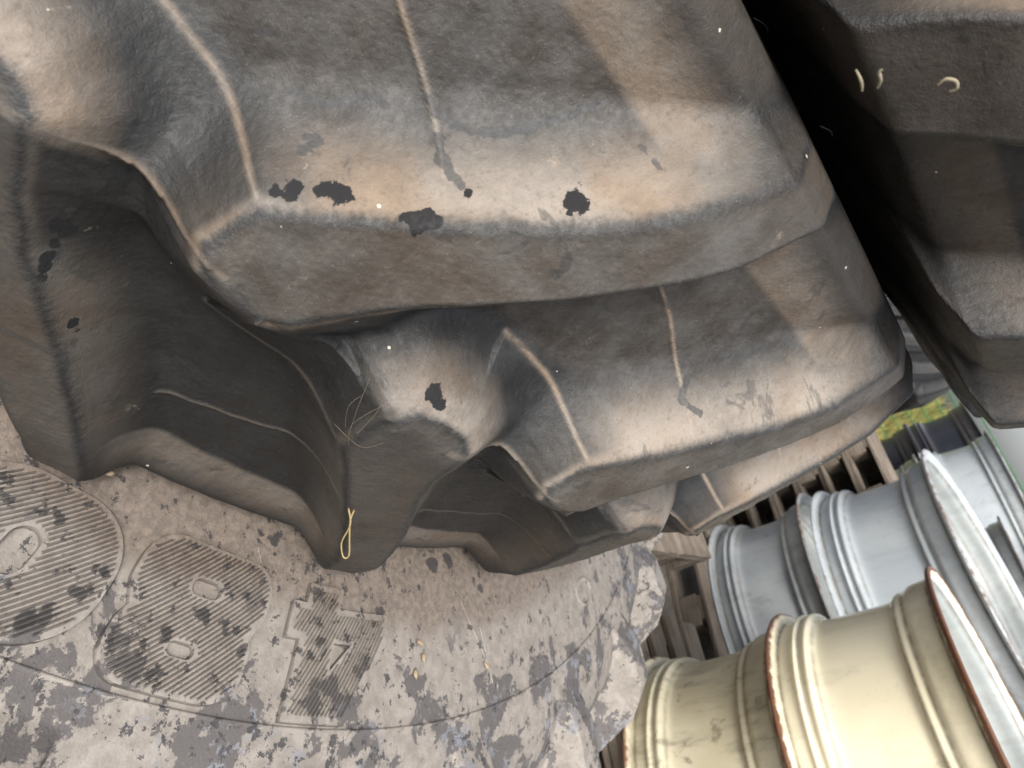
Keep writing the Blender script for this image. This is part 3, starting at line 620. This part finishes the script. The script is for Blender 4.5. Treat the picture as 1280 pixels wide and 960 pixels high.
# ------------------------------------------------------------------ timber
def wood(name, a, b, c):
    N = NT(name); P = N.obj(); info = N.n('ShaderNodeObjectInfo').outputs['Random']
    g = N.noise(N.scale_vec(P, (3, 45, 45)), 1.5, 5, .7, .8); n = N.noise(N.pos(), 9, 4, .6)
    col = N.mix(N.ramp(g, .3, .7), a, b); col = N.mix(N.math('MULTIPLY', N.ramp(n, .45, .7), .6), col, c)
    col = N.mix(N.math('MULTIPLY', info, .45), col, tuple(x * .5 for x in a))
    return N.done(col, .85, N.bump(g, .6, .006), .25)
M_WOOD = wood('weathered_pallet_wood', (.13, .105, .08), (.26, .22, .18), (.08, .065, .05))
M_WOODN = wood('fresh_split_wood', (.48, .27, .10), (.62, .40, .18), (.30, .17, .07))
def pallet(loc, rz, lx=1.2, ly=1.0, label='', group=None, tilt=(0, 0), mat=None):
    root = empty('wooden_pallet', loc, (tilt[0], tilt[1], rz)); mt = mat or M_WOOD
    def pc(nm, sx, sy, sz, x, y, z):
        o = link(nm, mesh_bm(nm, box_bm(sx, sy, sz, .003, .002)), root, mt); o.location = (x, y, z); o.rotation_euler = (0, 0, random.uniform(-.012, .012))
    for j in (-1, 0, 1):
        pc('bottom_board', lx, .098, .020, 0, j * (ly / 2 - .05), .010)
        for i in (-1, 0, 1): pc('block', .13, .095, .078, i * (lx / 2 - .066), j * (ly / 2 - .05), .060)
    for i in (-1, 0, 1): pc('stringer', .098, ly, .020, i * (lx / 2 - .05), 0, .110)
    for k in range(7): pc('top_board', lx, random.choice((.095, .10, .12)), .020, 0, -ly / 2 + .055 + k * (ly - .11) / 6, .131)
    return tag(root, label, 'pallet', group)
pg = 'weathered wooden pallets'
pallet((.325, 2.02, GZ), .35, label='pallet under the two cream wheel rims', group=pg)
pallet((-.67, 3.08, GZ), .15, 1.3, 1.3, label='pallet under the two large grey wheel rims', group=pg)
pallet((-.80, 1.74, GZ), .62, .8, .6, label='lower worn pallet lying between the tyre stack and the grey rims', group=pg)
pallet((-.80, 1.75, GZ + .143), .50, .8, .6, label='upper worn pallet whose boards show between the tyre and the dull grey rim', group=pg)
def beam(loc, rz, sx, sy, sz, label, mat=None, rot=(0, 0)):
    o = link('timber_beam', mesh_bm('timber_beam', box_bm(sx, sy, sz, .004, .003)), None, mat or M_WOOD)
    o.location = loc; o.rotation_euler = (rot[0], rot[1], rz); return tag(o, label, 'timber', 'timber bearers under the stacks')
for k in (-1, 1):
    beam((.325 - .30 * k * math.sin(.35), 2.02 + .30 * k * math.cos(.35), GZ + .142 + .028), .35, .8, .09, .055, 'short bearer between the pallet and the dirty cream rim, ' + ('far' if k > 0 else 'near') + ' side')
    beam((BC[0], BC[1] + .55 * k, GZ + .0565), 0, 1.7, .12, .112, 'bearer on the ground under the big 480 tyre, ' + ('far' if k > 0 else 'near') + ' side')
o = beam((.02, 1.36, GZ + .165), 1.15, .34, .12, .045, 'fresh orange split board lying beside the dirty cream rim', M_WOODN, (.12, .1)); o.name = 'split_board'; o['group'] = 'split boards beside the rims'
o = beam((.10, 1.45, GZ + .20), .6, .26, .09, .04, 'short rough orange offcut next to the cream rim on top of the split board', M_WOODN, (.1, -.2)); o.name = 'split_board'; o['group'] = 'split boards beside the rims'
o = beam((-.12, 1.30, GZ + .08), .9, .45, .16, .15, 'weathered brown timber block behind the edge of the 480 tyre'); o.name = 'timber_block'

# ------------------------------------------------------------------ far things
names = ('lowest', 'middle', 'topmost')
for k in range(3):
    tag(TA.place('tractor_tyre', (-2.85 + .03 * k, 3.06, GZ + .228 + .456 * k), (0, 0, .1 + .11 * k), M_D),
        'black glossy tractor tyre in the far stack behind the gap, %s of three' % names[k], 'tyre', 'tractor tyres in the far stack')
def rim_stack(x, y, top, r, wd, mats, what, tilt=(0, 0)):
    for k in range(3):
        wheel_rim((x + .01 * k, y - .008 * k, top - (3 - k) * wd), tilt if k == 2 else (0, 0), r, wd - .002, mats, '%s, %s of its stack of three' % (what, names[k]), 'wheel rims in the far stacks', rz=.3 * k)
    pallet((x, y, top - 3 * wd - .143), .3, .9, .9, label='pallet under the ' + what, group=pg)
rim_stack(-1.12, 4.06, .29, .45, .348, (M_GREYD, M_WHITE), 'dull grey rim behind the large light grey rim', (.05, .02))
rim_stack(-2.09, 4.60, .48, .45, .411, (M_GREY, M_WHITE), 'light grey rim beside the pallet pile', (.04, .03))
rim_stack(-2.92, 5.24, .50, .45, .418, (M_NAVY, M_NAVY), 'dark navy rim near the fence')
for k in range(6):
    pallet((-1.78, 3.50, GZ + .143 * k), .25 + random.uniform(-.12, .12), .80, .60, label='weathered pallet in the pile left of the grey rims, %s' % ('lowest', 'second from the ground', 'third from the ground', 'fourth from the ground', 'fifth from the ground', 'topmost')[k], group=pg)

# fence: green welded wire mesh on posts
N = NT('green_wire'); M_WIRE = N.done((.03, .15, .05), .5)
FD = Vector((.785, .62, 0)); FN = Vector((-.62, .785, 0)); FO = Vector((1.0985, 0, 0)) + FN * 9.2; FO.z = GZ
FO = FO + FD * .9; fe = empty('wire_fence', FO)
def fbox(bm, a, b, r):
    d = (b - a).normalized(); x = d.orthogonal().normalized(); y = d.cross(x)
    vs = [bm.verts.new(p + x * i * r + y * j * r) for p in (a, b) for i, j in ((-1, -1), (1, -1), (1, 1), (-1, 1))]
    for f in ((0, 1, 5, 4), (1, 2, 6, 5), (2, 3, 7, 6), (3, 0, 4, 7)): bm.faces.new([vs[i] for i in f])
for pnl in range(-3, 3):
    bm = bmesh.new(); x0 = pnl * 2.5
    for k in range(11): fbox(bm, FD * x0 + Vector((0, 0, .1 + .15 * k)), FD * (x0 + 2.48) + Vector((0, 0, .1 + .15 * k)), .0045)
    for k in range(50): fbox(bm, FD * (x0 + .05 * k) + FN * .006 + Vector((0, 0, .08)), FD * (x0 + .05 * k) + FN * .006 + Vector((0, 0, 1.62)), .0012)
    link('mesh_panel', mesh_bm('mesh_panel', bm), fe, M_WIRE)
    bm = bmesh.new(); fbox(bm, FD * (x0 - .01) + FN * .05, FD * (x0 - .01) + FN * .05 + Vector((0, 0, 1.7)), .03); link('post', mesh_bm('post', bm), fe, M_WIRE)
tag(fe, 'green welded wire mesh fence in front of the grassy bank', 'fence')

# bank with tall half-dry grass behind the fence
def grass_mat():
    N = NT('dry_grass'); P = N.pos(); c = N.attr('tint')
    col = N.mix(c, (.085, .11, .03), (.34, .27, .09)); col = N.mix(N.ramp(N.noise(P, .9, 3), .4, .65), col, (.20, .20, .06))
    return N.done(col, .8, None, .2)
M_GRASS = grass_mat()
gv = []; gf = []; n_al, n_up = 40, 8
def bank_pt(a, t):
    h = 1.32 + .10 * math.sin(a * .9) + .5 * max(0, min(1, (a - .6) / 1.2))
    return FO + FD * a + FN * (.5 + 3.2 * t) + Vector((0, 0, h * (t * t * (3 - 2 * t)) - .01))
for i in range(n_al + 1):
    for j in range(n_up + 1): gv.append(tuple(bank_pt(-9 + 18 * i / n_al, j / n_up)))
for i in range(n_al):
    for j in range(n_up):
        a = i * (n_up + 1) + j; gf.append((a, a + n_up + 1, a + n_up + 2, a + 1))
N = NT('bank_soil'); PB = N.pos(); M_BANK = N.done(N.mix(N.noise(PB, 3), (.09, .10, .03), (.17, .15, .06)), .9)
tag(link('bank', mesh_np('bank', np.array(gv), np.array(gf)), None, M_BANK), kind='structure')
V = []; Fq = []; tint = []
for k in range(26000):
    a = random.uniform(-7.5, 6.5); t = random.random() ** .8; p = bank_pt(a, t); h = random.uniform(.12, .42); wd = random.uniform(.004, .010)
    az = random.uniform(0, PI); d = Vector((math.cos(az), math.sin(az), 0)); lean = Vector((random.gauss(0, .3), random.gauss(0, .3), 1)).normalized()
    tip = p + lean * h + d.cross(Vector((0, 0, 1))) * random.gauss(0, .05); mdp = p + lean * h * .55
    b = len(V); V += [tuple(p - d * wd), tuple(p + d * wd), tuple(mdp + d * wd * .8), tuple(mdp - d * wd * .8), tuple(tip), tuple(tip + d * .001)]
    Fq += [(b, b + 1, b + 2, b + 3), (b + 3, b + 2, b + 5, b + 4)]; tint += [min(1, max(0, random.gauss(.55, .3)))] * 6
tag(link('grass', mesh_np('grass', np.array(V), np.array(Fq), None, dict(tint=np.array(tint))), None, M_GRASS), 'tall yellowing grass on the bank behind the green fence', 'grass', kind='stuff')

# ------------------------------------------------------------------ straw, wisps and moulding whiskers
N = NT('straw'); M_STRAW = N.done(N.mix(N.noise(N.pos(), 90), (.42, .30, .12), (.60, .47, .24)), .6)
N = NT('white_fibre'); M_FIBRE = N.done((.25, .22, .155), .85)
N = NT('brown_stem'); M_TUFT = N.done((.13, .11, .08), .85)
N = NT('black_rubber_hair'); M_HAIR = N.done((.01, .01, .01), .95, None, .1)
def smooth_pts(P, n=6):
    P = [Vector(p) for p in P]; out = []
    for i in range(len(P) - 1):
        p0, p1, p2, p3 = P[max(i - 1, 0)], P[i], P[i + 1], P[min(i + 2, len(P) - 1)]
        for k in range(n):
            t = k / n; out.append(.5 * ((2 * p1) + (p2 - p0) * t + (2 * p0 - 5 * p1 + 4 * p2 - p3) * t * t + (3 * p1 - p0 - 3 * p2 + p3) * t ** 3))
    return out + [P[-1]]
toc = lambda p, d=.002: Vector(p) + (CAM_POS - Vector(p)).normalized() * 0 + Vector((p[0], p[1], 0)).normalized() * d
loop = [(0.825, 0.1569, -0.0155), (0.8171, 0.1822, -0.0426), (0.8115, 0.2049, -0.0635), (0.8051, 0.2209, -0.0804), (0.79, 0.2426, -0.1153), (0.783, 0.2603, -0.1341), (0.7854, 0.2592, -0.1267), (0.798, 0.2346, -0.0972), (0.8068, 0.2168, -0.0757), (0.811, 0.2082, -0.0624)]
o = tube('straw', smooth_pts([toc(p, .006) for p in loop[2:]]), .00055, None, M_STRAW); tag(o, 'golden straw hanging in a long thin loop on the shaded lug', 'straw')
WISP = [[(0.8244, 0.1552, -0.014), (0.8251, 0.1448, 0.0068), (0.8227, 0.1411, 0.021)], [(0.8266, 0.1582, -0.0139), (0.8291, 0.1508, 0.0076), (0.8269, 0.1518, 0.0244)],
        [(0.8282, 0.158, -0.0085), (0.8265, 0.1438, 0.0121), (0.8207, 0.1367, 0.0208)], [(0.8222, 0.1487, -0.0068), (0.828, 0.1589, -0.0106), (0.8314, 0.1661, 0.0018)],
        [(0.83, 0.1572, -0.0014), (0.8308, 0.1514, 0.0159), (0.8219, 0.1442, 0.026)]]
tuft = empty('dry_grass_tuft', (.82, .15, 0)); ti = Matrix.Translation((-.82, -.15, 0))
for wsp in WISP:
    for k in range(1):
        q = [toc(p, .0015 + random.uniform(0, .001)) + Vector((random.gauss(0, .002), random.gauss(0, .003), random.gauss(0, .003))) for p in wsp]
        b = tube('grass_stem', smooth_pts(q), .00011, tuft, M_TUFT, 5); b.matrix_parent_inverse = ti
tag(tuft, 'small tuft of dry grass stems caught where two lugs meet', 'dry grass')
for P, lb in (([(0.8399, 0.1352, 0.2665), (0.8426, 0.1319, 0.2679), (0.8434, 0.1287, 0.2683), (0.8443, 0.1282, 0.2694)], 'short pale fibre stuck on the dark upper tyre lug'),
              ([(0.8457, 0.1425, 0.2814), (0.8468, 0.1415, 0.2838), (0.8473, 0.1436, 0.286), (0.8467, 0.1465, 0.2858), (0.8457, 0.1468, 0.2839)], 'curled pale fibre on the dark upper tyre lug'),
              ([(0.8344, 0.1279, 0.2637), (0.8337, 0.1332, 0.2638), (0.8314, 0.1376, 0.2631)], 'thin pale fibre at the corner of the dark upper tyre lug')):
    tag(tube('pale_fibre', smooth_pts([toc(p, .0012) for p in P]), .0006, None, M_FIBRE, taper=[.5 + .5 * math.sin(PI * i / ((len(P) - 1) * 6)) for i in range((len(P) - 1) * 6 + 1)]), lb, 'fibre', 'pale fibres on the upper tyre')
ci = (Matrix.Translation(tyC.location) @ tyC.rotation_euler.to_matrix().to_4x4()).inverted()
for p in [(0.6554, 0.3522, 0.2415), (0.6538, 0.3606, 0.2439), (0.5874, 0.4328, 0.2506), (0.6387, 0.3959, 0.2532), (0.6417, 0.4049, 0.2537), (0.7216, 0.1432, 0.2515), (0.6716, 0.2121, 0.2504), (0.7511, 0.1921, 0.2542)]:
    p = Vector(p); r = Vector((p.x, p.y, 0)).normalized(); t = Vector((-r.y, r.x, 0))
    h_ = tube('moulding_whisker', smooth_pts([p, p - t * .006 + r * .003, p - t * .013 + r * .004 + Vector((0, 0, -.003))], 4), .0003, tyC, M_HAIR, 5); h_.matrix_parent_inverse = ci
# crumbs of dried mud and bark lying on the large tyre's sidewall
N = NT('mud_crumb'); M_CRUMB = N.done(N.mix(N.noise(N.pos(), 200), (.16, .11, .06), (.34, .28, .20)), .9)
for k, p in enumerate([(0.737, 0.4386, -0.23), (0.7454, 0.4502, -0.2338), (0.7093, 0.5431, -0.2372), (0.7624, 0.4456, -0.2364), (0.7762, 0.1194, -0.2131)]):
    bm = bmesh.new(); bmesh.ops.create_icosphere(bm, subdivisions=2, radius=.0032)
    for v in bm.verts: v.co = Vector((v.co.x * 1.5, v.co.y * .8, v.co.z * .6)) * random.uniform(.7, 1.15)
    o = link('mud_crumb', mesh_bm('mud_crumb', bm, True), None, M_CRUMB); o.location = p; o.rotation_euler = (0, 0, random.uniform(0, 3))
    tag(o, ('tan crumb on the stained sidewall right of the digit 4, nearest the tread', 'tan crumb on the stained sidewall right of the digit 4, second from the tread', 'small pale crumb further round the stained sidewall', 'small dark tan crumb right of the digit 4, farthest from the tread', 'pale crumb under the overhanging lug, beside the digit 0')[k], 'crumb', 'crumbs on the stained sidewall')
